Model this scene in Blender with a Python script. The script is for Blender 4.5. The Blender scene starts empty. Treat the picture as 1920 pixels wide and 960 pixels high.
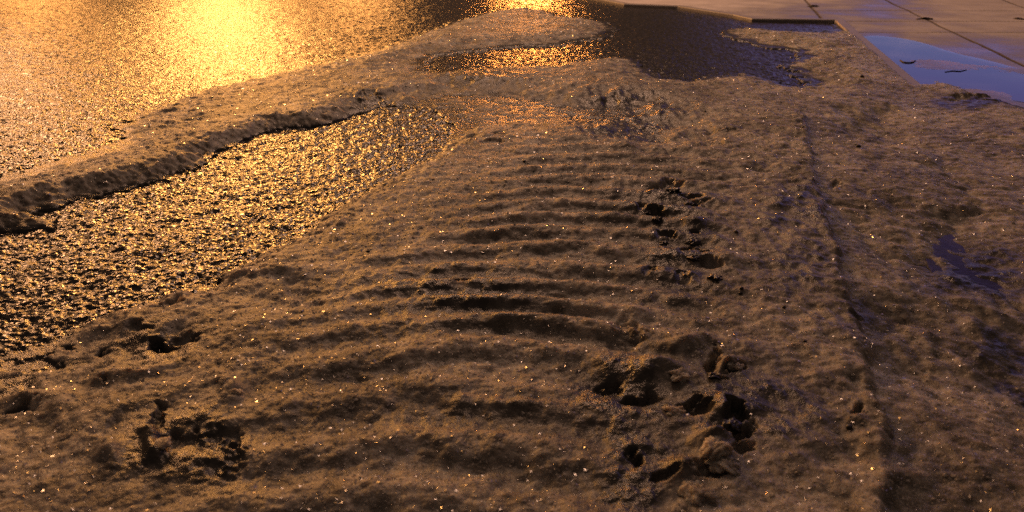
import bpy, math, random
import numpy as np

# ------------------------------------------------------------------ camera
CAM_H = 0.50
PITCH = math.radians(22.7)
F = 28.0 / 36.0 * 1920.0            # focal length in photo pixels
SC = bpy.context.scene
cam = bpy.data.cameras.new("camera")
cam.lens, cam.sensor_width = 28.0, 36.0
cam.clip_start, cam.clip_end = 0.02, 500.0
cam.dof.use_dof = True
cam.dof.focus_distance = 1.45
cam.dof.aperture_fstop = 8.0
co = bpy.data.objects.new("camera", cam)
co.location = (0, 0, CAM_H)
co.rotation_euler = (math.radians(90) - PITCH, 0, 0)
SC.collection.objects.link(co)
SC.camera = co

# ------------------------------------------------------------------ sky at dusk
W = bpy.data.worlds.new("World")
SC.world = W
W.use_nodes = True
nt = W.node_tree
nt.nodes.clear()
wo = nt.nodes.new("ShaderNodeOutputWorld")
bg = nt.nodes.new("ShaderNodeBackground")
sky = nt.nodes.new("ShaderNodeTexSky")
sky.sky_type = 'NISHITA'
sky.sun_disc = False
sky.sun_elevation = math.radians(-2.0)
sky.sun_rotation = math.radians(35.0)
sky.ozone_density = 8.0
sky.air_density = 1.0
sky.dust_density = 0.0
def wnode(kind, **k):
    n = nt.nodes.new(kind)
    for a, v in k.items(): setattr(n, a, v)
    return n
def wlink(a, b): nt.links.new(a, b)
# a low cloud deck lit by the town's lamps, with a gap of clear dusk sky over the street to the right
wco = wnode("ShaderNodeTexCoord")
sep = wnode("ShaderNodeSeparateXYZ"); wlink(wco.outputs["Generated"], sep.inputs[0])
gap = wnode("ShaderNodeVectorMath", operation='DOT_PRODUCT')
GAZ, GEL = math.radians(31.0), math.radians(8.0)
gap.inputs[1].default_value = (math.sin(GAZ) * math.cos(GEL), math.cos(GAZ) * math.cos(GEL), math.sin(GEL))
wlink(wco.outputs["Generated"], gap.inputs[0])
gm = wnode("ShaderNodeMapRange", interpolation_type='SMOOTHSTEP')
gm.inputs["From Min"].default_value = math.cos(math.radians(20)); gm.inputs["From Max"].default_value = math.cos(math.radians(5))
wlink(gap.outputs["Value"], gm.inputs["Value"])
deck = wnode("ShaderNodeTexNoise"); deck.inputs["Scale"].default_value = 2.5; deck.inputs["Detail"].default_value = 4
wlink(wco.outputs["Generated"], deck.inputs["Vector"])
dcol = wnode("ShaderNodeValToRGB"); wlink(deck.outputs["Fac"], dcol.inputs[0])
dcol.color_ramp.elements[0].position = 0.3; dcol.color_ramp.elements[0].color = (0.62, 0.40, 0.30, 1)
dcol.color_ramp.elements[1].position = 0.7; dcol.color_ramp.elements[1].color = (0.86, 0.56, 0.43, 1)
skyb = wnode("ShaderNodeMix", data_type='RGBA', blend_type='MULTIPLY'); skyb.inputs[0].default_value = 1.0
skyb.inputs[7].default_value = (170.0, 58.0, 20.0, 1)
wlink(sky.outputs[0], skyb.inputs[6])
rim = wnode("ShaderNodeMapRange", interpolation_type='SMOOTHSTEP')      # dark house fronts under the cloud deck
rim.inputs["From Min"].default_value = 0.06; rim.inputs["From Max"].default_value = 0.42
rim.inputs["To Min"].default_value = 0.22; rim.inputs["To Max"].default_value = 1.12
wlink(sep.outputs[2], rim.inputs["Value"])
dk = wnode("ShaderNodeMix", data_type='RGBA', blend_type='MULTIPLY'); dk.inputs[0].default_value = 1.0
wlink(dcol.outputs[0], dk.inputs[6]); wlink(rim.outputs[0], dk.inputs[7])
skym = wnode("ShaderNodeMix", data_type='RGBA'); wlink(gm.outputs[0], skym.inputs[0])
wlink(dk.outputs[2], skym.inputs[6]); wlink(skyb.outputs[2], skym.inputs[7])
wlink(skym.outputs[2], bg.inputs[0])
bg.inputs[1].default_value = 0.088
wlink(bg.outputs[0], wo.inputs[0])

# ------------------------------------------------------------------ lamps beyond the frame: some read off reflections, some added for effect
def lamp(name, az_deg, dist, height, energy, color, radius):
    l = bpy.data.lights.new(name, 'POINT')
    l.energy, l.color, l.shadow_soft_size = energy, color, radius
    o = bpy.data.objects.new(name, l)
    a = math.radians(az_deg)
    o.location = (dist * math.sin(a), dist * math.cos(a), height)
    SC.collection.objects.link(o)
    return o
lamp("road_street_lamp_light", -20.0, 13.0, 3.8, 1600, (1.0, 0.42, 0.10), 0.7)
lamp("far_road_street_lamp_light", -18.5, 32.0, 4.4, 1250, (1.0, 0.40, 0.085), 1.8)
lamp("added_mid_glow_light", -11.0, 36.0, 4.4, 1300, (1.0, 0.39, 0.09), 1.8)  # extra unseen light, added to widen the far glow towards the middle
lamp("added_left_glow_light", -30.0, 36.0, 5.0, 1500, (1.0, 0.39, 0.09), 2.0)  # added light, carries the warm road glow out to the left
lamp("crossing_street_lamp_light", 1.0, 30.0, 3.2, 1700, (1.0, 0.32, 0.06), 0.6)
lamp("left_lamp_light", -35.0, 9.0, 2.8, 420, (1.0, 0.47, 0.20), 0.6)  # unseen lamp on the left, for the paler glitter on the asphalt
lamp("slush_key_light", 1.0, 5.9, 3.6, 330, (1.0, 0.56, 0.35), 0.8)  # unseen key light, placed so the slush brightens away from the camera

vs = SC.view_settings
vs.view_transform = 'Standard'; vs.look = 'None'; vs.exposure = 0.0; vs.gamma = 1.0
vs.use_curve_mapping = False
SC.cycles.use_denoising = False
SC.cycles.max_bounces = 4
SC.cycles.diffuse_bounces = 2
SC.cycles.glossy_bounces = 2
SC.cycles.sample_clamp_indirect = 2.0

# ------------------------------------------------------------------ helpers
def G(px, py, z=0.0):
    """Where the line of sight through photo point (px, py) meets the level z."""
    x, v = (px - 960.0) / F, (py - 480.0) / F
    dy = math.cos(PITCH) - v * math.sin(PITCH)
    dz = -math.sin(PITCH) - v * math.cos(PITCH)
    t = (z - CAM_H) / dz
    return (x * t, dy * t)
def GP(pts, z=0.0):
    return np.array([G(p[0], p[1], p[2] if len(p) > 2 else z) for p in pts])
def tag(o, label=None, cat=None, group=None, kind=None):
    if label: o['label'] = label
    if cat: o['category'] = cat
    if group: o['group'] = group
    if kind: o['kind'] = kind
    return o

def _hash(ix, iy, seed):
    h = (ix.astype(np.int64) * 374761393 + iy.astype(np.int64) * 668265263 + seed * 1274126177) & 0xFFFFFFFF
    h = ((h ^ (h >> 13)) * 1274126177) & 0xFFFFFFFF
    return (h ^ (h >> 16)) & 0xFFFFFFFF
def rnd(ix, iy, seed):
    return _hash(ix, iy, seed).astype(np.float64) / 4294967295.0
def perlin(x, y, seed):
    ix, iy = np.floor(x), np.floor(y)
    fx, fy = x - ix, y - iy
    u, v = fx * fx * fx * (fx * (fx * 6 - 15) + 10), fy * fy * fy * (fy * (fy * 6 - 15) + 10)
    def g(dx, dy):
        a = rnd(ix + dx, iy + dy, seed) * 2 * math.pi
        return np.cos(a) * (fx - dx) + np.sin(a) * (fy - dy)
    a, b, c, d = g(0, 0), g(1, 0), g(0, 1), g(1, 1)
    return ((a + (b - a) * u) * (1 - v) + (c + (d - c) * u) * v) * 1.5
def fbm(x, y, wl, octaves, seed, gain=0.5):
    t, a, s = 0.0, 1.0, 0.0
    for k in range(octaves):
        t = t + a * perlin(x / wl + 17.3 * k, y / wl - 9.1 * k, seed + k)
        s += a; a *= gain; wl *= 0.5
    return t / s
def stones(x, y, size, seed):
    """Overlapping tilted stones: height in units of the stone size."""
    gx, gy = x / size, y / size
    ix, iy = np.floor(gx), np.floor(gy)
    best = np.full_like(gx, -9.0)
    for dx in (-1, 0, 1):
        for dy in (-1, 0, 1):
            cx, cy = ix + dx, iy + dy
            ox = cx + rnd(cx, cy, seed); oy = cy + rnd(cx, cy, seed + 1)
            rx, ry = gx - ox, gy - oy
            tx = (rnd(cx, cy, seed + 2) - 0.5) * 1.1; ty = (rnd(cx, cy, seed + 3) - 0.5) * 1.1
            h = rnd(cx, cy, seed + 4) * 0.55 + tx * rx + ty * ry - 0.9 * (rx * rx + ry * ry)
            best = np.maximum(best, h)
    return best
def smooth(a, b, t):
    t = np.clip((t - a) / (b - a), 0, 1)
    return t * t * (3 - 2 * t)
def sd_poly(x, y, P):
    """Signed distance to a closed outline, positive inside."""
    d = np.full(x.shape, 1e9); inside = np.zeros(x.shape, bool)
    n = len(P)
    for i in range(n):
        ax, ay = P[i]; bx, by = P[(i + 1) % n]
        ex, ey = bx - ax, by - ay
        t = np.clip(((x - ax) * ex + (y - ay) * ey) / (ex * ex + ey * ey + 1e-12), 0, 1)
        d = np.minimum(d, (x - ax - ex * t) ** 2 + (y - ay - ey * t) ** 2)
        if ay != by:
            c = ((ay > y) != (by > y)) & (x < ex * (y - ay) / ey + ax)
            inside ^= c
    d = np.sqrt(d)
    return np.where(inside, d, -d)
def sd_line(x, y, P):
    """Distance to an open line, the side (positive to the left walking away) and the place along it 0..1."""
    d = np.full(x.shape, 1e9); s = np.zeros(x.shape); u = np.zeros(x.shape)
    L = np.concatenate([[0], np.cumsum(np.hypot(*np.diff(P, axis=0).T))])
    for i in range(len(P) - 1):
        ax, ay = P[i]; bx, by = P[i + 1]
        ex, ey = bx - ax, by - ay
        l = math.hypot(ex, ey)
        t = np.clip(((x - ax) * ex + (y - ay) * ey) / (l * l + 1e-12), 0, 1)
        dd = np.hypot(x - ax - ex * t, y - ay - ey * t)
        m = dd < d
        d = np.where(m, dd, d)
        s = np.where(m, (ex * (y - ay) - ey * (x - ax)) / l, s)
        u = np.where(m, (L[i] + l * t) / L[-1], u)
    return d, s, u

def polar(dth, half_deg, coarse_deg, r0, r1, ratio, far=None):
    half = math.radians(half_deg)
    th = np.arange(-half, half + dth, dth)
    side = np.arange(th[-1] + math.radians(coarse_deg), 2 * math.pi - half - math.radians(coarse_deg) * 0.5, math.radians(coarse_deg))
    th = np.concatenate([th, side])
    n = int(math.log(r1 / r0) / math.log(1 + ratio))
    r = r0 * (1 + ratio) ** np.arange(n)
    if far:
        m = int(math.log(far / r[-1]) / math.log(1.04))
        r = np.concatenate([r, r[-1] * 1.04 ** np.arange(1, m + 1)])
    R, T = np.meshgrid(r, th, indexing='ij')
    return R * np.sin(T), R * np.cos(T), len(r), len(th)

def grid_mesh(name, X, Y, Z, nr, nt_, keep=None, mat=None, attrs=None, smooth_shade=True):
    idx = np.arange(nr * nt_).reshape(nr, nt_)
    nx = np.roll(idx, -1, axis=1)
    q = np.stack([idx[:-1], nx[:-1], nx[1:], idx[1:]], axis=-1).reshape(-1, 4)[:, ::-1]
    if keep is not None:
        q = q[keep.reshape(-1)[q].any(axis=1)]
    used = np.zeros(nr * nt_, bool); used[q.ravel()] = True
    remap = np.cumsum(used) - 1
    q = remap[q]
    V = np.stack([X.ravel()[used], Y.ravel()[used], Z.ravel()[used]], axis=1)
    return raw_mesh(name, V, q, mat, {k: a.ravel()[used] for k, a in (attrs or {}).items()}, smooth_shade)

def raw_mesh(name, V, Q, mat, attrs=None, smooth_shade=True, parent=None):
    me = bpy.data.meshes.new(name)
    k = Q.shape[1]
    me.vertices.add(len(V)); me.vertices.foreach_set("co", np.ascontiguousarray(V, np.float32).ravel())
    me.loops.add(Q.size); me.loops.foreach_set("vertex_index", np.ascontiguousarray(Q, np.int32).ravel())
    me.polygons.add(len(Q)); me.polygons.foreach_set("loop_start", np.arange(0, Q.size, k, dtype=np.int32))
    me.update(calc_edges=True)
    me.polygons.foreach_set("use_smooth", np.full(len(Q), smooth_shade, bool))
    for a, v in (attrs or {}).items():
        at = me.attributes.new(a, 'FLOAT', 'POINT'); at.data.foreach_set("value", np.ascontiguousarray(v, np.float32))
    if mat: me.materials.append(mat)
    me.validate()
    o = bpy.data.objects.new(name, me); SC.collection.objects.link(o)
    if parent: o.parent = parent
    return o

# ------------------------------------------------------------------ materials
class NT:
    def __init__(s, name):
        s.m = bpy.data.materials.new(name); s.m.use_nodes = True
        s.t = s.m.node_tree; s.b = s.t.nodes["Principled BSDF"]
        s.co = s.t.nodes.new("ShaderNodeTexCoord").outputs["Object"]
    def link(s, a, b): s.t.links.new(a, b)
    def noise(s, scale, detail=3, rough=0.55, dist=0.0):
        n = s.t.nodes.new("ShaderNodeTexNoise"); s.link(s.co, n.inputs["Vector"])
        n.inputs["Scale"].default_value = scale; n.inputs["Detail"].default_value = detail
        n.inputs["Roughness"].default_value = rough; n.inputs["Distortion"].default_value = dist
        return n.outputs["Fac"]
    def voronoi(s, scale, feature='F1', out="Distance"):
        n = s.t.nodes.new("ShaderNodeTexVoronoi"); s.link(s.co, n.inputs["Vector"]); n.feature = feature
        n.inputs["Scale"].default_value = scale
        return n.outputs[out]
    def ramp(s, fac, stops):
        n = s.t.nodes.new("ShaderNodeValToRGB"); s.link(fac, n.inputs[0])
        e = n.color_ramp.elements
        while len(e) < len(stops): e.new(0.5)
        for el, (p, c) in zip(e, stops):
            el.position = p; el.color = (*c, 1) if isinstance(c, tuple) else (c, c, c, 1)
        return n.outputs[0]
    def attr(s, name):
        n = s.t.nodes.new("ShaderNodeAttribute"); n.attribute_name = name
        return n.outputs["Fac"]
    def math(s, op, a, b):
        n = s.t.nodes.new("ShaderNodeMath"); n.operation = op
        for i, v in enumerate((a, b)):
            if isinstance(v, (int, float)): n.inputs[i].default_value = v
            else: s.link(v, n.inputs[i])
        return n.outputs[0]
    def mix(s, fac, a, b, mode='MIX'):
        n = s.t.nodes.new("ShaderNodeMix"); n.data_type = 'RGBA'; n.blend_type = mode
        for i, v in ((0, fac), (6, a), (7, b)):
            if isinstance(v, (int, float)): n.inputs[i].default_value = v
            elif isinstance(v, tuple): n.inputs[i].default_value = (*v, 1)
            else: s.link(v, n.inputs[i])
        return n.outputs[2]
    def bump(s, h, strength, dist, normal=None):
        n = s.t.nodes.new("ShaderNodeBump"); s.link(h, n.inputs["Height"])
        n.inputs["Strength"].default_value = strength; n.inputs["Distance"].default_value = dist
        if normal: s.link(normal, n.inputs["Normal"])
        return n.outputs[0]
    def set(s, **k):
        for a, v in k.items():
            i = s.b.inputs[a.replace("_", " ")]
            if isinstance(v, (int, float)): i.default_value = v
            elif isinstance(v, tuple): i.default_value = (*v, 1) if len(v) == 3 and i.type == 'RGBA' else v
            else: s.link(v, i)
        return s.m

def mat_asphalt():
    n = NT("wet_asphalt")
    col = n.mix(n.ramp(n.voronoi(150, 'F1', "Color"), [(0.2, 0.0), (0.9, 1.0)]), (0.018, 0.018, 0.020), (0.05, 0.048, 0.048))
    b1 = n.bump(n.voronoi(150), 0.5, 0.003)
    b2 = n.bump(n.noise(420, 2), 0.3, 0.001, b1)
    r = n.ramp(n.noise(55, 4, 0.65), [(0.36, 0.10), (0.50, 0.19), (0.64, 0.36)])
    return n.set(Base_Color=col, Roughness=r, IOR=1.4, Normal=b2)
def mat_slush():
    n = NT("dirty_slush")
    big = n.noise(6, 4, 0.6)
    clot = n.noise(48, 4, 0.6, 0.4)
    f = n.math('ADD', n.math('MULTIPLY', big, 0.55), n.math('MULTIPLY', clot, 0.55))
    col = n.ramp(f, [(0.40, (0.12, 0.112, 0.098)), (0.52, (0.25, 0.232, 0.203)), (0.65, (0.50, 0.465, 0.415))])
    fine = n.ramp(n.noise(150, 4, 0.65), [(0.32, 0.78), (0.62, 1.0)])
    col = n.mix(1.0, col, fine, 'MULTIPLY')
    col = n.mix(n.ramp(n.attr("soaked"), [(0.05, 0.0), (0.6, 0.95)]), col, (0.040, 0.040, 0.039))
    g1 = n.bump(n.noise(150, 4, 0.65), 0.40, 0.003)
    g2 = n.bump(n.voronoi(420), 0.4, 0.001, g1)
    return n.set(Base_Color=col, Roughness=n.ramp(n.attr('soaked'), [(0.1, 0.5), (0.75, 0.24)]), IOR=1.33, Specular_IOR_Level=n.ramp(n.attr('soaked'), [(0.1, 0.35), (0.75, 0.6)]), Subsurface_Weight=n.ramp(n.attr('soaked'), [(0.1, 0.85), (0.6, 0.0)]), Subsurface_Radius=(1.0, 0.75, 0.55), Subsurface_Scale=0.020, Coat_Weight=0.06, Coat_Roughness=0.22, Coat_IOR=1.33, Coat_Normal=g2, Normal=g2)
def mat_ice():
    n = NT("ice_grain")
    return n.set(Base_Color=n.mix(n.noise(40, 2), (0.30, 0.28, 0.255), (0.56, 0.53, 0.49)), Roughness=0.12, IOR=1.45, Specular_IOR_Level=0.9)
def mat_slab():
    n = NT("concrete_slab")
    col = n.mix(n.ramp(n.noise(5, 5, 0.6), [(0.3, 0.0), (0.7, 1.0)]), (0.46, 0.43, 0.44), (0.64, 0.60, 0.61))
    col = n.mix(1.0, col, n.ramp(n.noise(260, 3, 0.7), [(0.3, 0.7), (0.6, 1.0)]), 'MULTIPLY')
    col = n.mix(n.attr("wet"), col, (0.11, 0.10, 0.095))
    col = n.mix(n.attr("joint"), col, (0.085, 0.07, 0.062))
    r = n.mix(n.attr("joint"), n.mix(n.attr("wet"), (0.75, 0.75, 0.75), (0.22, 0.22, 0.22)), (0.9, 0.9, 0.9))
    return n.set(Base_Color=col, Roughness=r, Specular_IOR_Level=n.math('MULTIPLY', n.math('SUBTRACT', 1.0, n.attr('joint')), 0.4), Normal=n.bump(n.noise(300, 3), 0.3, 0.002))
def clear_water(n, rough, normal):
    """A film of clear water: mirror by Fresnel, the ground seen through it."""
    t = n.t; t.nodes.remove(n.b)
    fr = t.nodes.new("ShaderNodeFresnel"); fr.inputs["IOR"].default_value = 1.33
    gl = t.nodes.new("ShaderNodeBsdfGlossy"); gl.inputs["Roughness"].default_value = rough
    tp = t.nodes.new("ShaderNodeBsdfTransparent"); tp.inputs["Color"].default_value = (0.75, 0.75, 0.75, 1)
    mx = t.nodes.new("ShaderNodeMixShader")
    n.link(normal, gl.inputs["Normal"]); n.link(fr.outputs[0], mx.inputs[0]); n.link(tp.outputs[0], mx.inputs[1]); n.link(gl.outputs[0], mx.inputs[2])
    n.link(mx.outputs[0], t.nodes["Material Output"].inputs["Surface"])
    return n.m
def mat_water():
    n = NT("puddle_water")
    return clear_water(n, 0.03, n.bump(n.noise(14, 2), 0.06, 0.004))
def mat_melt():
    n = NT("slushy_water")
    return clear_water(n, 0.30, n.bump(n.noise(45, 3), 0.25, 0.003))
def mat_plain(name, c, r):
    n = NT(name)
    return n.set(Base_Color=n.mix(n.noise(300, 3), c, tuple(v * 0.5 for v in c)), Roughness=r)
M_ASPH, M_SLUSH, M_ICE, M_SLAB, M_WATER = mat_asphalt(), mat_slush(), mat_ice(), mat_slab(), mat_water()
M_GRIT = mat_plain("dark_grit", (0.02, 0.018, 0.016), 0.4)
M_DEAD = mat_plain("rotten_leaf", (0.03, 0.018, 0.012), 0.5)

# ------------------------------------------------------------------ outlines on the ground (photo points turned into places)
PAVE_Z = 0.013
# keep the kerb straight: from the corner towards the camera
_c = np.array(G(1565, 38, PAVE_Z)); _d = np.array(G(1690, 152, PAVE_Z)) - _c; _d /= np.hypot(*_d)
KERB_DIR = _d
PAVE = np.vstack([GP([(1565, 38), (1410, 36), (1375, 28), (1270, 12), (1170, 8)], PAVE_Z), [(-0.6, 9.5), (-8, 60), (60, 60), (60, -8)], [_c + _d * 13.0]])

T1, T2 = 0.016, 0.014               # rim height where slush stands in front of the bare ground
BARE_FAR = np.vstack([[(-40, 60), (-40, 0.4), (-4.0, 1.1)], GP([(x, y, T1) for x, y in [
    (-260, 405), (-100, 340), (0, 316), (100, 292), (190, 270), (225, 246), (215, 222), (290, 186), (370, 162),
    (450, 142), (560, 119), (690, 92), (770, 62), (850, 35), (920, 17), (980, 10), (1030, 16)]] + [(x, y, T2) for x, y in [(1060, 28), (1100, 31), (1140, 37), (1156, 50)]] + [
    (1130, 72), (1050, 84), (980, 87), (900, 94), (830, 102), (795, 114)] + [(x, y, T2) for x, y in [(810, 128), (870, 124), (950, 118), (1030, 117), (1100, 106),
    (1150, 100), (1190, 106), (1225, 128), (1250, 141), (1290, 144), (1330, 137), (1400, 130), (1440, 142), (1490, 155), (1510, 148)]] + [(1482, 132),
    (1460, 122), (1508, 106), (1490, 95), (1430, 88), (1390, 76), (1360, 66), (1346, 58)] + [(x, y, T2) for x, y in [(1375, 48), (1420, 50), (1480, 56), (1530, 57), (1562, 50)]] + [(1566, 38)]),
    [(3.0, 9.0), (3.0, 60)]])
T2 = 0.010
BARE_RUT = GP([(-420, 860, T2), (-420, 600), (-120, 470), (-5, 432), (95, 431), (100, 412), (60, 402), (150, 374), (270, 347), (380, 312), (400, 288), (480, 256),
    (520, 244), (600, 237), (660, 217), (722, 197), (765, 200), (820, 206)] + [(x, y, T2) for x, y in [
    (855, 228), (850, 245), (835, 270), (790, 300), (700, 342), (650, 372), (592, 402), (570, 432), (480, 472), (430, 500),
    (388, 540), (340, 533), (290, 556), (220, 576), (150, 600), (100, 622), (0, 648), (-200, 720)]])
BARE_PAVE = np.vstack([GP([(1560, 34), (1600, 80), (1650, 118), (1692, 152), (1740, 152), (1758, 146), (1800, 158), (1830, 168), (1880, 182), (1920, 196), (2300, 330)], PAVE_Z + 0.012),
                       [(60, 3), (60, 60), (3.2, 60), (2.0, 9.5)]])
BARE_SPOTS = [
    [(760, 196), (800, 178), (860, 164), (960, 166), (1060, 192), (1160, 190), (1240, 225), (1236, 250), (1150, 222), (1060, 214), (960, 222), (840, 232)],  # small bare openings in the slush, photo outline
    [(-60, 745), (0, 708), (40, 682), (85, 670), (62, 694), (20, 716), (-40, 760)],
    [(1768, 441), (1830, 438), (1870, 450), (1925, 470), (2000, 520), (1990, 562), (1920, 548), (1880, 532), (1850, 500), (1800, 490)],
    [(1868, 290), (1930, 285), (1990, 320), (1940, 345), (1905, 318)],
    [(1895, 665), (1960, 650), (1980, 720), (1905, 712)],
    [(1680, 228), (1694, 236), (1702, 254), (1690, 250)],
]
# hollows and lumps: photo x, y, half width, half height (px), depth/height in mm
HOLES = [(1262, 358, 24, 9, 32), (1225, 366, 12, 6, 26), (1295, 385, 30, 6, 30), (1205, 403, 14, 7, 26), (1230, 411, 18, 9, 34), (1310, 400, 26, 4, 22),
         (1245, 457, 24, 7, 24), (1301, 454, 16, 8, 34), (1296, 485, 22, 7, 32), (1324, 494, 12, 8, 32), (1336, 518, 22, 12, 26), (1215, 528, 14, 10, 14), (1275, 545, 20, 12, 12),
         (1338, 702, 14, 26, 34), (1378, 720, 20, 8, 22), (1360, 735, 20, 6, 26), (1150, 748, 36, 14, 18), (1200, 770, 40, 14, 20), (1175, 650, 34, 34, 16), (1300, 785, 36, 16, 32),
         (1370, 800, 34, 15, 40), (1392, 845, 16, 32, 32), (1400, 885, 24, 14, 26), (1180, 880, 16, 22, 20), (1240, 925, 36, 12, 18), (1320, 925, 60, 16, 18), (1590, 803, 12, 7, 22),
         (300, 652, 26, 12, 34), (262, 618, 28, 12, 20), (350, 640, 26, 10, 16), (325, 568, 40, 11, 26), (200, 714, 16, 9, 24), (255, 708, 26, 8, 12), (180, 656, 12, 7, 24), (120, 640, 14, 10, 20),
         (40, 765, 44, 14, 16), (30, 668, 70, 18, 22), (300, 800, 14, 34, 16), (345, 845, 42, 16, 13), (420, 880, 50, 60, 14), (870, 540, 22, 8, 22),
         (1830, 190, 50, 8, 22), (935, 262, 26, 7, 16), (925, 280, 26, 6, 14), (690, 185, 34, 12, 18), (1350, 254, 34, 4, 12), (1345, 274, 30, 4, 12), (1560, 355, 10, 14, 14),
         (1150, 186, 22, 9, 14), (1220, 235, 18, 12, 14), (1600, 610, 16, 12, 10)]
LUMPS = [(1265, 650, 50, 14, 14), (1240, 705, 40, 18, 12), (1370, 690, 18, 12, 12), (1350, 770, 40, 14, 12), (1340, 840, 30, 18, 14), (1350, 875, 40, 18, 12), (1270, 890, 30, 20, 10),
         (1690, 900, 34, 28, 7), (190, 850, 30, 22, 12), (300, 840, 20, 12, 10), (285, 815, 16, 12, 10), (60, 720, 40, 18, 10),
         (420, 730, 26, 20, 8), (520, 510, 70, 12, 12), (440, 515, 30, 12, 10), (230, 690, 50, 14, 10), (480, 620, 60, 20, 6), (1290, 420, 40, 10, 10), (1370, 490, 30, 12, 8)]
# tyre tread: the hollows between the bars, photo lines; half width and depth in mm
TROUGHS = [([(850, 626), (900, 614), (960, 614), (1020, 624), (1050, 634)], 17, 15), ([(825, 690), (870, 672), (950, 668), (1060, 668), (1130, 684)], 19, 16),
           ([(680, 770), (740, 748), (800, 742), (900, 746), (1000, 752), (1070, 735), (1130, 728)], 24, 20), ([(740, 850), (800, 838), (900, 842), (990, 850)], 22, 12),
           ([(740, 880), (830, 868), (960, 868), (1040, 880)], 26, 16), ([(900, 925), (1000, 908), (1060, 905)], 22, 14), ([(640, 700), (700, 700), (760, 694)], 20, 11),
           ([(980, 590), (1050, 584), (1120, 590)], 13, 10), ([(1010, 555), (1080, 548), (1150, 556), (1190, 564)], 12, 9), ([(990, 522), (1080, 512), (1160, 520)], 12, 9),
           ([(860, 452), (930, 444), (1000, 446), (1040, 440)], 12, 8), ([(985, 478), (1060, 470), (1140, 466), (1180, 474)], 12, 10), ([(1000, 435), (1090, 428), (1170, 428)], 11, 8),
           ([(880, 412), (960, 402), (1040, 398), (1130, 398)], 11, 8), ([(1040, 375), (1120, 371), (1180, 371)], 10, 9), ([(900, 392), (980, 386), (1040, 384)], 9, 7), ([(1000, 345), (1090, 335), (1180, 330)], 9, 7),
           ([(1240, 345), (1300, 336), (1380, 333), (1450, 340)], 9, 10), ([(1330, 362), (1400, 350), (1450, 352)], 9, 9), ([(1290, 322), (1380, 320), (1450, 326), (1530, 342)], 8, 9),
           ([(1455, 362), (1510, 366), (1560, 378), (1625, 392)], 9, 9), ([(1600, 340), (1620, 352), (1628, 372)], 7, 7), ([(1450, 338), (1520, 346), (1560, 362)], 8, 8), ([(1100, 300), (1180, 294), (1260, 296)], 8, 7),
           ([(1290, 268), (1350, 256), (1400, 252)], 8, 9), ([(1330, 282), (1400, 274), (1450, 276)], 8, 8), ([(1260, 300), (1340, 296), (1440, 302)], 8, 6), ([(880, 262), (940, 256), (990, 262)], 9, 9),
           ([(900, 285), (950, 282), (1000, 292)], 9, 9), ([(500, 510), (540, 532), (570, 556), (590, 580)], 14, 11), ([(480, 500), (540, 494), (600, 500)], 11, 7), ([(420, 560), (480, 555), (540, 575)], 12, 6),
           ([(1760, 352), (1840, 344), (1910, 346)], 8, 8), ([(1770, 392), (1850, 388), (1910, 392)], 8, 8), ([(1640, 300), (1700, 300), (1760, 306)], 8, 5), ([(1790, 260), (1850, 254), (1910, 258)], 8, 8), ([(1840, 285), (1900, 282)], 8, 8),
           ([(1620, 420), (1700, 410), (1760, 415)], 9, 5), ([(1600, 470), (1680, 462), (1750, 470)], 9, 5), ([(1640, 560), (1760, 550), (1850, 570)], 10, 5), ([(1650, 680), (1760, 668), (1860, 690)], 12, 5), ([(1650, 620), (1700, 590), (1740, 596)], 10, 7)]
STEP = GP([(1496, 190), (1508, 230), (1530, 330), (1558, 440), (1592, 545), (1620, 625), (1650, 740), (1668, 840), (1690, 990)], 0.03)
STEP2 = GP([(1700, 250), (1740, 330), (1770, 390), (1800, 440), (1850, 560)], 0.04)
SOAKED = [(850, 555, 170, 60, .5), (1490, 400, 60, 50, .45), (1500, 500, 70, 60, .4), (1600, 600, 60, 40, .35), (1175, 200, 90, 34, .7), (1160, 240, 80, 14, .5), (1830, 190, 70, 10, .6), (1400, 790, 140, 90, .5), (1170, 760, 90, 80, .7),
          (1180, 900, 90, 80, .6), (1840, 500, 90, 40, .6), (360, 850, 130, 80, .6), (290, 640, 90, 30, .6), (900, 140, 90, 14, .5), (1275, 480, 70, 70, .5), (1240, 385, 90, 34, .5), (1880, 640, 70, 60, .4), (700, 190, 40, 18, .6), (880, 790, 160, 50, .35), (300, 640, 60, 40, .5)]

def ell(x, y, px, py, rx, ry, z=0.02):
    cx, cy = G(px, py, z)
    ax = abs(G(px + rx, py, z)[0] - cx); ay = abs(G(px, py - ry, z)[1] - G(px, py + ry, z)[1]) * 0.5
    k = cx / cy                                   # follow the line of sight so that the outline keeps its lean
    u, v = (x - cx - k * (y - cy)) / ax, (y - cy) / ay
    return u * u + v * v

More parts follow.
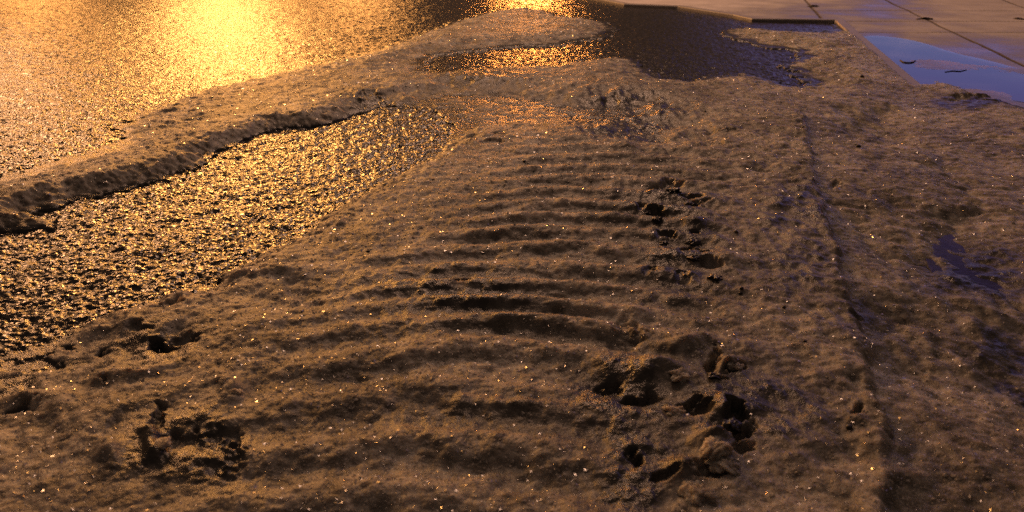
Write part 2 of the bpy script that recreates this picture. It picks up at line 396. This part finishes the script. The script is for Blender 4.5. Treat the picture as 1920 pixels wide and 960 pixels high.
def slush_fields(x, y):
    """Top of the slush, the ground below it and how waterlogged it is."""
    r = np.hypot(x, y)
    wx = x + 0.018 * fbm(x, y, 0.09, 3, 11); wy = y + 0.030 * fbm(x, y, 0.11, 3, 21)
    ground = PAVE_Z * smooth(-0.004, 0.004, sd_poly(x, y, PAVE))
    # how far inside the slush
    d = np.full(x.shape, 1e9)
    dfar = -sd_poly(wx, wy, BARE_FAR)
    d = np.minimum(d, -sd_poly(wx, wy, BARE_RUT))
    dp = -sd_poly(x + 0.4 * (wx - x), y + 0.4 * (wy - y), BARE_PAVE)
    dp = dp + 0.25 * smooth(0.012, 0.002, sd_poly(x, y, PAVE))
    d = np.minimum(d, dp)
    spot = np.full(x.shape, 1e9)
    for pts in BARE_SPOTS:
        spot = np.minimum(spot, -sd_poly(wx, wy, GP(pts, 0.02)))
    n1 = fbm(x, y, 0.16, 3, 31); n2 = fbm(x, y, 0.05, 3, 41); n3 = fbm(x, y, 0.016, 3, 51, 0.6)
    edge = d + 0.020 * n2 + 0.010 * n3
    prof = smooth(-0.02, 1.0, np.clip(edge / 0.085, -0.05, 1)) ** 0.7
    efar = dfar + 0.035 * n2 + 0.014 * n3 + 0.05 * fbm(x, y, 0.10, 4, 35, 0.6)
    prof = np.minimum(prof, smooth(-0.02, 1.0, np.clip(efar / 0.26, -0.05, 1)) ** 0.8)
    edge = np.minimum(edge, efar)
    prof = np.where(edge < 0, -0.3, prof)
    on_pave = smooth(-0.25, 0.35, sd_poly(x, y, PAVE))
    thick = 0.031 + 0.004 * on_pave - ground + 0.005 * n1
    film = smooth(-0.02, 0.22, spot + 0.10 * fbm(x, y * 0.6, 0.09, 3, 81, 0.6))
    film = np.maximum(film, smooth(-0.22, -0.06, sd_poly(x, y, PAVE)))
    thick = 0.0035 + (thick - 0.0035) * film
    # the ploughed ridge beside the rut
    RID = GP([(-420, 500), (-60, 370), (100, 335), (260, 290), (400, 245), (560, 195), (700, 150), (800, 110), (900, 70), (1010, 40)], 0.03)
    rd, _, ru = sd_line(wx, wy, RID)
    thick = thick - 0.012 * np.exp(-(sd_poly(x, y, PAVE) / 0.14) ** 2)
    thick = thick * (1 - 0.25 * np.exp(-(rd / 0.2) ** 2)) + 0.006 * np.exp(-(rd / 0.13) ** 2) * (1 - 0.75 * smooth(0.45, 0.9, ru))
    h = thick * prof
    # tyre tread
    tr = np.zeros(x.shape)
    for pts, wmm, dmm in TROUGHS:
        P = GP(pts, 0.03)
        bx0, by0 = P.min(0) - 0.15; bx1, by1 = P.max(0) + 0.15
        m = (x > bx0) & (x < bx1) & (y > by0) & (y < by1)
        dd, _, u = sd_line(wx[m], wy[m], P)
        w = min(wmm, 12 + 0.35 * (wmm - 12) if wmm > 12 else wmm) / 1000.0
        fade = smooth(-0.02, 0.18, u) * smooth(1.02, 0.82, u)
        tr[m] -= (dmm / 1000.0) * (0.38 - 0.010 * max(0.0, dmm - 8)) * np.exp(-(dd / w) ** 2) * (0.35 + 0.65 * fade)
    # softer procedural ripple through the lane
    LANE = GP([(820, 1000), (900, 800), (1000, 620), (1090, 450), (1150, 340), (1230, 240), (1290, 180)], 0.03)
    ld, ls, lu = sd_line(x, y, LANE)
    BARS = np.array([0.38, 0.45, 0.53, 0.605, 0.69, 0.782, 0.873, 0.938, 0.992, 1.053, 1.121, 1.20, 1.27, 1.335, 1.404, 1.479, 1.56, 1.64, 1.73, 1.82, 1.92, 2.02, 2.12])
    lat = -ls                                     # metres to the right of the lane's middle
    yy = y + 0.9 * lat * lat + 0.10 * lat + 0.020 * fbm(x, y, 0.25, 2, 91) + 0.006 * n2
    ph = np.interp(yy, BARS, np.arange(len(BARS)))
    bar = np.cos(2 * math.pi * ph)
    bar = np.sign(bar) * np.abs(bar) ** 0.8
    band = np.exp(-((lat + 0.02) / 0.23) ** 4) * (0.88 + 0.8 * fbm(x, y, 0.17, 3, 95)) * (0.75 + 0.25 * smooth(0.55, 0.85, y)) * smooth(0.40, 0.55, y) * smooth(2.1, 1.6, y)
    tr -= 0.0050 * bar * np.clip(band, 0.0, 1.3)
    d3, s3, u3 = sd_line(wx, wy, STEP); s3 = -s3
    tr += (0.014 * smooth(-0.006, 0.010, s3) * np.exp(-np.maximum(s3, 0) / 0.10) - 0.004 * np.exp(-((s3 + 0.02) / 0.03) ** 2)) * smooth(0.02, 0.16, u3) * (0.7 + 0.5 * n2)
    d4, s4, u4 = sd_line(wx, wy, STEP2); s4 = -s4
    tr += 0.002 * smooth(0.010, -0.008, s4) * np.exp(-np.maximum(-s4, 0) / 0.05) * smooth(0.0, 0.2, u4) * smooth(1.0, 0.8, u4)
    for px, py, rx, ry, hh in LUMPS:
        tr += 0.001 * hh * np.exp(-ell(wx, wy, px, py, rx, ry, 0.03) * 0.9)
    for px, py, rx, ry, hh in HOLES:
        e = ell(x + 0.9 * (wx - x) + 0.010 * n3, wy + 0.012 * n3, px, py, rx, ry, 0.015)
        tr -= 0.00045 * hh * smooth(1.0, 0.1, e + 1.0 * n2 + 0.55 * n3)
    h = h + tr * np.clip(prof, 0, 1)
    # clods and grains
    lum = 0.0045 * n2 + 0.0017 * n3 + 0.0026 * np.abs(fbm(x, y, 0.035, 2, 61)) + 0.0013 * stones(x, y, 0.0085, 73) * smooth(3.2, 1.6, r)
    h = h + lum * np.clip(prof, 0, 1)
    # what is left of deep holes is wet ground with a skin of grey slush
    h = np.where(prof > 0, np.maximum(h, 0.0012 + 0.0016 * n3 + 0.001 * n2 - 0.0004), h)
    so = np.zeros(x.shape)
    for px, py, rx, ry, a in SOAKED:
        so = np.maximum(so, a * np.exp(-0.6 * ell(wx, wy, px, py, rx, ry, 0.025)))
    so = np.clip(so * (1.25 + 1.3 * n2 + 0.6 * n3) - 0.02, 0, 1)
    skin = smooth(0.007, 0.002, h) * (ground < 0.4 * PAVE_Z)
    so = np.maximum(so, 0.85 * skin)
    return ground + h, ground, so, prof

# ------------------------------------------------------------------ road: one sheet to beyond the horizon
X, Y, nr, ntt = polar(0.0021, 52, 4.0, 0.25, 8.5, 0.0030, far=140.0)
R = np.hypot(X, Y)
fade = smooth(12.0, 6.0, R)
Z = (0.0046 * stones(X, Y, 0.0074, 101) + 0.0042 * stones(X, Y, 0.024, 131) * smooth(3.5, 2.0, R) + 0.003 * fbm(X, Y, 0.30, 3, 141) + 0.003 * fbm(X, Y, 0.06, 2, 151)) * fade - 0.0035
under = sd_poly(X, Y, PAVE)
Z -= 0.03 * smooth(0.0, 0.05, under)
road = grid_mesh("road", X, Y, Z, nr, ntt, mat=M_ASPH, smooth_shade=True)
cap = None
tag(road, "wet black asphalt road with coarse chippings glittering under the lamp", "road", kind='structure')

# ------------------------------------------------------------------ pavement of concrete slabs with open joints
def pavement():
    # local axes: u across the pavement from the kerb, v along the kerb away from the camera
    o = np.array(G(1565, 38, PAVE_Z)); v = -KERB_DIR; u = np.array([v[1], -v[0]])
    us = np.arange(-0.9, 9.0, 0.0075); vs_ = np.concatenate([np.arange(-5.6, 4.0, 0.02), np.arange(4.0, 40, 0.5)])
    # finer lines where the joints run
    JU = [0.10, 0.62, 1.20, 1.78, 2.36, 2.94, 3.5, 4.1, 4.7, 5.3]
    return o, u, v, JU
po, pu, pv, JU = pavement()
def pave_uv(x, y):
    dx, dy = x - po[0], y - po[1]
    return dx * pu[0] + dy * pu[1], dx * pv[0] + dy * pv[1]
X, Y, nr, ntt = polar(0.0016, 40, 4.0, 0.5, 8.5, 0.0022, far=120.0)
inside = sd_poly(X, Y, PAVE)
U, V = pave_uv(X, Y)
# joints in the direction across the view are level with the photo's rows
rows = [G(1700, y, PAVE_Z)[1] for y in (20, 40, 61, 155, 255, 420)]
jn = 0.010 * fbm(X, Y, 0.25, 2, 201)
jd = np.full(X.shape, 9.0)
for ry in rows: jd = np.minimum(jd, np.abs(Y - ry - 0.03 * jn))
VP = np.array([(1510, 0, 1542, 38), (1660, 0, 1740, 38), (1880, 0, 1985, 38), (2200, 10, 2320, 46)], float)
for ax, ay, bx, by in VP:
    A = np.array(G(ax, ay, PAVE_Z)); B = np.array(G(bx, by, PAVE_Z)); dv = (B - A) / np.hypot(*(B - A))
    jd = np.minimum(jd, np.abs((X - A[0]) * dv[1] - (Y - A[1]) * dv[0] + 0.3 * jn))
wslab = smooth(0.010, 0.004, jd)
wet = np.zeros(X.shape)
for px, py, rx, ry, a in [(1800, 120, 200, 60, 1.0), (1650, 15, 90, 30, .8), (1560, 25, 180, 26, .7), (1850, 500, 150, 80, 1), (1900, 180, 120, 40, 1), (1640, 90, 60, 50, .9), (1860, 300, 120, 60, .8), (1900, 690, 120, 90, .9)]:
    wet = np.maximum(wet, a * np.exp(-0.6 * ell(X, Y, px, py, rx, ry, PAVE_Z)))
wet = np.clip(wet * 1.3 + 0.5 * fbm(X, Y, 0.22, 4, 211) - 0.25, 0, 1)
Zp = PAVE_Z - 0.004 * smooth(0.007, 0.002, jd) + 0.0042 * fbm(X, Y, 0.4, 3, 221) + 0.0006 * fbm(X, Y, 0.02, 2, 231)
edge = smooth(0.004, -0.004, inside)
pave = grid_mesh("pavement", X, Y, Zp, nr, ntt, keep=inside > 0.045, mat=M_SLAB, attrs={"wet": wet, "joint": wslab})
tag(pave, "pavement of damp pinkish concrete slabs with dark open joints", "pavement", kind='structure')

# ------------------------------------------------------------------ kerb stones round the corner of the pavement
def strip(name, line, width, top, depth, bev, mat, step=0.03):
    P = np.array(line, float)
    seg = np.hypot(*np.diff(P, axis=0).T)
    out = []
    n = len(P)
    nrm = []
    for i in range(n):
        t = (P[min(i + 1, n - 1)] - P[max(i - 1, 0)]) if 0 < i < n - 1 else (P[1] - P[0] if i == 0 else P[-1] - P[-2])
        if 0 < i < n - 1:
            a = (P[i] - P[i - 1]) / seg[i - 1]; b = (P[i + 1] - P[i]) / seg[i]
            na, nb = np.array([-a[1], a[0]]), np.array([-b[1], b[0]])
            m = (na + nb); m = m / (m @ na)
        else:
            t = t / np.hypot(*t); m = np.array([-t[1], t[0]])
        nrm.append(m)
    sg = 1 if width > 0 else -1; width = abs(width)
    prof = [(0, top - depth), (0, top - bev), (bev * 0.3, top - bev * 0.3), (bev, top), (width - bev, top), (width, top - bev * 0.5), (width, top - depth)]
    V = []; Q = []
    for i in range(n):
        for u, z in prof: V.append((*(P[i] + sg * nrm[i] * u), z))
    k = len(prof)
    for i in range(n - 1):
        for j in range(k - 1):
            Q.append((i * k + j, i * k + j + 1, (i + 1) * k + j + 1, (i + 1) * k + j))
    V = np.array(V); Q = np.array(Q)
    o = raw_mesh(name, V, Q[:, ::-1] if sg < 0 else Q, mat, {"wet": np.full(len(V), 0.55)}, False)
    return o
_far = PAVE[:5][::-1]
kline = [_c + _d * 7.0, _c + _d * 3.0, _c, PAVE[1], PAVE[2], PAVE[3], PAVE[4], PAVE[5]]
kerb = strip("kerb", kline, -0.05, PAVE_Z + 0.0036, 0.06, 0.006, M_SLAB)
tag(kerb, "low worn kerb turning the corner of the pavement", "kerb", kind='structure')

# ------------------------------------------------------------------ slush lying on road and pavement
X, Y, nr, ntt = polar(0.00150, 50, 4.0, 0.30, 8.0, 0.0021)
Zs, Gr, So, Pr = slush_fields(X, Y)
slush = grid_mesh("slush", X, Y, Zs, nr, ntt, keep=(Pr > -0.1) & (np.hypot(X, Y) < 7.9), mat=M_SLUSH, attrs={"soaked": So})
tag(slush, "grey brown slush rutted by tyre treads over road and pavement edge", "slush", kind='stuff')

# ------------------------------------------------------------------ coarse ice grains on the slush
rng = np.random.default_rng(7)
def grains(n, smin, smax):
    ok = np.flatnonzero((Pr.ravel() > 0.25) & (So.ravel() < 0.12 + 0.45 * rng.random(So.size) ** 2) & (np.abs(np.arctan2(X, Y)).ravel() < math.radians(49)) & (np.hypot(X, Y).ravel() < 6.5))
    pick = rng.choice(ok, n, replace=False)
    C = np.stack([X.ravel()[pick], Y.ravel()[pick], Zs.ravel()[pick]], 1)
    rr = np.hypot(C[:, 0], C[:, 1])
    s = (smin + (smax - smin) * rng.random(n) ** 3) * np.clip(0.55 + 0.35 * rr, 0.7, 2.0)
    base = np.array([(1, 0, 0), (-1, 0, 0), (0, 1, 0), (0, -1, 0), (0, 0, 1), (0, 0, -1)], float)
    tri = np.array([(0, 2, 4), (2, 1, 4), (1, 3, 4), (3, 0, 4), (2, 0, 5), (1, 2, 5), (3, 1, 5), (0, 3, 5)])
    q = rng.normal(size=(n, 4)); q /= np.linalg.norm(q, axis=1)[:, None]
    w, a, b, c = q.T
    Rm = np.stack([1 - 2 * (b * b + c * c), 2 * (a * b - c * w), 2 * (a * c + b * w), 2 * (a * b + c * w), 1 - 2 * (a * a + c * c), 2 * (b * c - a * w),
                   2 * (a * c - b * w), 2 * (b * c + a * w), 1 - 2 * (a * a + b * b)], 1).reshape(n, 3, 3)
    bb = base[None] * (0.6 + 0.8 * rng.random((n, 6, 1))) + 0.18 * rng.normal(size=(n, 6, 3))
    P = np.einsum('nij,nkj->nki', Rm, bb) * s[:, None, None]
    P[:, :, 2] = P[:, :, 2] * 0.7 - 0.3 * s[:, None]
    P += C[:, None, :]
    T = tri[None] + 6 * np.arange(n)[:, None, None]
    return P.reshape(-1, 3), T.reshape(-1, 3)
gv, gt = grains(190000, 0.0005, 0.0030)
ice = raw_mesh("ice_grains", gv, gt, M_ICE, smooth_shade=False)
tag(ice, "coarse glinting ice grains strewn over the slush", "ice grains", kind='stuff')

# ------------------------------------------------------------------ puddles
def sheet(name, pts, z, mat):
    P = GP(pts, z)
    me = bpy.data.meshes.new(name)
    me.from_pydata([(x, y, z) for x, y in P], [], [list(range(len(P)))[::-1]])
    me.materials.append(mat); me.update()
    if me.polygons[0].normal.z < 0: me.flip_normals()
    o = bpy.data.objects.new(name, me); SC.collection.objects.link(o)
    return o
def blob(pts, n=4):
    P = np.array(pts, float)
    for _ in range(n - 1):
        Q = np.roll(P, -1, 0); P = np.stack([0.75 * P + 0.25 * Q, 0.25 * P + 0.75 * Q], 1).reshape(-1, 2)
    return P
p1 = sheet("puddle", blob([(1590, 70), (1650, 66), (1720, 76), (1790, 100), (1850, 112), (1920, 132), (2010, 150), (2020, 205), (1900, 190), (1800, 165), (1690, 158), (1650, 125)]), PAVE_Z + 0.0012, M_WATER)
tag(p1, "bright blue puddle lying on the slabs along the kerb", "puddle", kind='structure')
p2 = sheet("puddle", blob([(1720, 425), (1860, 405), (2000, 430), (2080, 560), (1900, 600), (1750, 540)]), 0.0066, mat_melt())
tag(p2, "dull bluish film of meltwater in the broken slush at the right edge", "puddle", kind='structure')

# ------------------------------------------------------------------ loose things lying about
def top_at(px, py, z=0.03):
    for _ in range(3):
        x, y = G(px, py, z)
        a = np.array([x]), np.array([y])
        zz, gr, so, pr = slush_fields(*a)
        z = float(zz[0]) if pr[0] > 0 else float(gr[0])
    return x, y, z
import bmesh
def rock(name, loc, size, seed, mat, subdiv=3, rough=0.28, sink=0.35, smooth_shade=True):
    """A lump: a ball dented by noise, its base at the ground."""
    bm = bmesh.new(); bmesh.ops.create_icosphere(bm, subdivisions=subdiv, radius=1.0)
    P = np.array([v.co[:] for v in bm.verts])
    k = 1 + rough * (perlin(P[:, 0] * 1.3 + seed, P[:, 1] * 1.3 + P[:, 2] * 0.9, seed) + 0.6 * perlin(P[:, 0] * 2.9 + P[:, 2] * 1.7, P[:, 1] * 2.9 - seed, seed + 5)
                     + 0.35 * perlin(P[:, 0] * 6.5 - P[:, 2] * 4.1, P[:, 1] * 6.5 + P[:, 2] * 3.0, seed + 9))
    for v, p, q in zip(bm.verts, P, k):
        v.co = (p[0] * q * size[0], p[1] * q * size[1], (p[2] * q + 1 - 2 * sink) * size[2])
    me = bpy.data.meshes.new(name); bm.to_mesh(me); bm.free()
    me.materials.append(mat)
    me.polygons.foreach_set("use_smooth", np.full(len(me.polygons), smooth_shade, bool))
    o = bpy.data.objects.new(name, me); SC.collection.objects.link(o)
    o.location = loc; o.rotation_euler = (0, 0, seed * 1.7)
    return o
def px2m(px, py, n):
    x, y = G(px, py, 0.02)
    return n * math.sqrt(x * x + y * y + CAM_H ** 2) / F
PEBBLES = [(1113, 452, 3.6, "dark pebble alone on the tread bars left of the black pits"), (1505, 240, 3.2, "dark pebble at the far start of the long slush ledge"),
    (1610, 275, 3.6, "dark pebble on smooth slush between the slush ledge and the kerb"), (1322, 210, 2.6, "tiny dark pebble in the far slush below the bare asphalt"),
    (1616, 145, 3.0, "dark pebble beside the kerb near the blue puddle"), (1390, 541, 4.0, "upper one of two dark pebbles close together below the black pits"),
    (1388, 552, 3.2, "lower one of two dark pebbles close together below the black pits"), (1380, 436, 4.2, "brown pebble right of the upper black pits"),
    (690, 472, 3.4, "dark pebble on the slush right of the glittering rut"), (983, 303, 3.4, "dark pebble above the far tread bars"),
    (1470, 576, 3.4, "dark pebble left of the slush ledge halfway down"), (1509, 640, 3.2, "dark pebble low on the slush, left of the ledge"),
    (1592, 803, 6.0, "largest dark pebble, in a small hollow in the near right slush"), (580, 430, 4.0, "dark pebble on the slush rim of the glittering rut")]
for i, (px, py, n, lab) in enumerate(PEBBLES):
    r = px2m(px, py, n)
    tag(rock("pebble", top_at(px, py), (r * 1.1, r * 0.9, r * 0.75), 31 + i, M_GRIT, 2), lab, "pebble", "dark pebbles on the slush")
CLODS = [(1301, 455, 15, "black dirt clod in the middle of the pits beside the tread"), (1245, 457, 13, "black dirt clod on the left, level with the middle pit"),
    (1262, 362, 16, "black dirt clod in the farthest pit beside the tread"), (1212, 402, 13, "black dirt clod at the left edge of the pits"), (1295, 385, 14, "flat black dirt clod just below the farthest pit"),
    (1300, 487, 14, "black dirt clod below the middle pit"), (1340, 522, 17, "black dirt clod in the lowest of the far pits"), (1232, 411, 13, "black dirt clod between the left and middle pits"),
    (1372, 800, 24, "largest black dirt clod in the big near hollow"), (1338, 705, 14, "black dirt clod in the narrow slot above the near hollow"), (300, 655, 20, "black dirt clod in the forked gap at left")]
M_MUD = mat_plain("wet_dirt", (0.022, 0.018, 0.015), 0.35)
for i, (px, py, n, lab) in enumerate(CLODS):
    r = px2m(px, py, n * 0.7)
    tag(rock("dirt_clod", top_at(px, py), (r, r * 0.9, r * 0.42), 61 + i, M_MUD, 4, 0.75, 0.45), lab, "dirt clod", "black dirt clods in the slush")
LUMP_THINGS = [(1342, 842, 34, "rounded slush lump at the left of the near hollow"), (1352, 884, 36, "slush lump below the near hollow, lowest of the pile"), (1275, 705, 26, "slush lump left of the narrow slot"),
    (1372, 695, 20, "small slush lump right of the narrow slot"), (300, 838, 22, "slush lump beside the dark groove at lower left"),  (1265, 770, 22, "grey slush lump inside the near hollow"), (420, 712, 14, "small round slush lump above the dark groove"),
    (440, 735, 15, "small icy lump in the slush right of the dark groove"), (1310, 925, 40, "slush lump at the bottom edge under the near hollow")]
for i, (px, py, n, lab) in enumerate(LUMP_THINGS):
    r = px2m(px, py, n)
    x, y, z = top_at(px, py)
    tag(rock("slush_lump", (x, y, z), (r * 0.8, r * 0.62, r * 0.26), 91 + i, M_SLUSH, 5, 0.40, 0.55), lab, "slush lump", "slush lumps broken from the ruts")
LITTER = [(1736, 36, 16, "dark leaf litter where two slab joints meet right of the puddle"), (1912, 36, 13, "dark leaf litter on the slabs at the far right edge"), (1526, 12, 12, "dark leaf litter in the joint above the kerb corner")]
for i, (px, py, n, lab) in enumerate(LITTER):
    x, y = G(px, py, PAVE_Z); r = px2m(px, py, n * 0.5)
    tag(rock("leaf_litter", (x, y, PAVE_Z), (r, r * 1.3, r * 0.25), 121 + i, M_DEAD, 4, 0.7, 0.4), lab, "leaf litter", "leaf litter on the pavement")
def tube(name, pts, r, mat):
    pts = np.array(pts); k = 8; V = []; Q = []
    for i, p in enumerate(pts):
        t = pts[min(i + 1, len(pts) - 1)] - pts[max(i - 1, 0)]; t = t / np.linalg.norm(t)
        a = np.cross(t, (0, 0, 1)); a /= np.linalg.norm(a); b = np.cross(a, t)
        rr = r * (0.6 + 0.4 * math.sin(math.pi * (i + 0.5) / len(pts)))
        for j in range(k):
            g = 2 * math.pi * j / k; V.append(p + rr * (a * math.cos(g) + b * math.sin(g)))
    for i in range(len(pts) - 1):
        for j in range(k): Q.append((i * k + j, i * k + (j + 1) % k, (i + 1) * k + (j + 1) % k, (i + 1) * k + j))
    return raw_mesh(name, np.array(V), np.array(Q), mat)
tw = [(*G(px, py, PAVE_Z + 0.002), PAVE_Z + 0.002) for px, py in [(1688, 113), (1694, 117), (1704, 118), (1712, 117), (1716, 114)]]
tag(tube("twig", tw, 0.0035, M_DEAD), "bent twig floating in the blue puddle", "twig")
tw = [(*G(px, py, PAVE_Z + 0.002), PAVE_Z + 0.002) for px, py in [(1772, 135), (1786, 133), (1800, 134), (1812, 131)]]
tag(tube("leaf_stalk", tw, 0.002, M_DEAD), "thin leaf stalk lying in the blue puddle nearer the right edge", "leaf stalk")
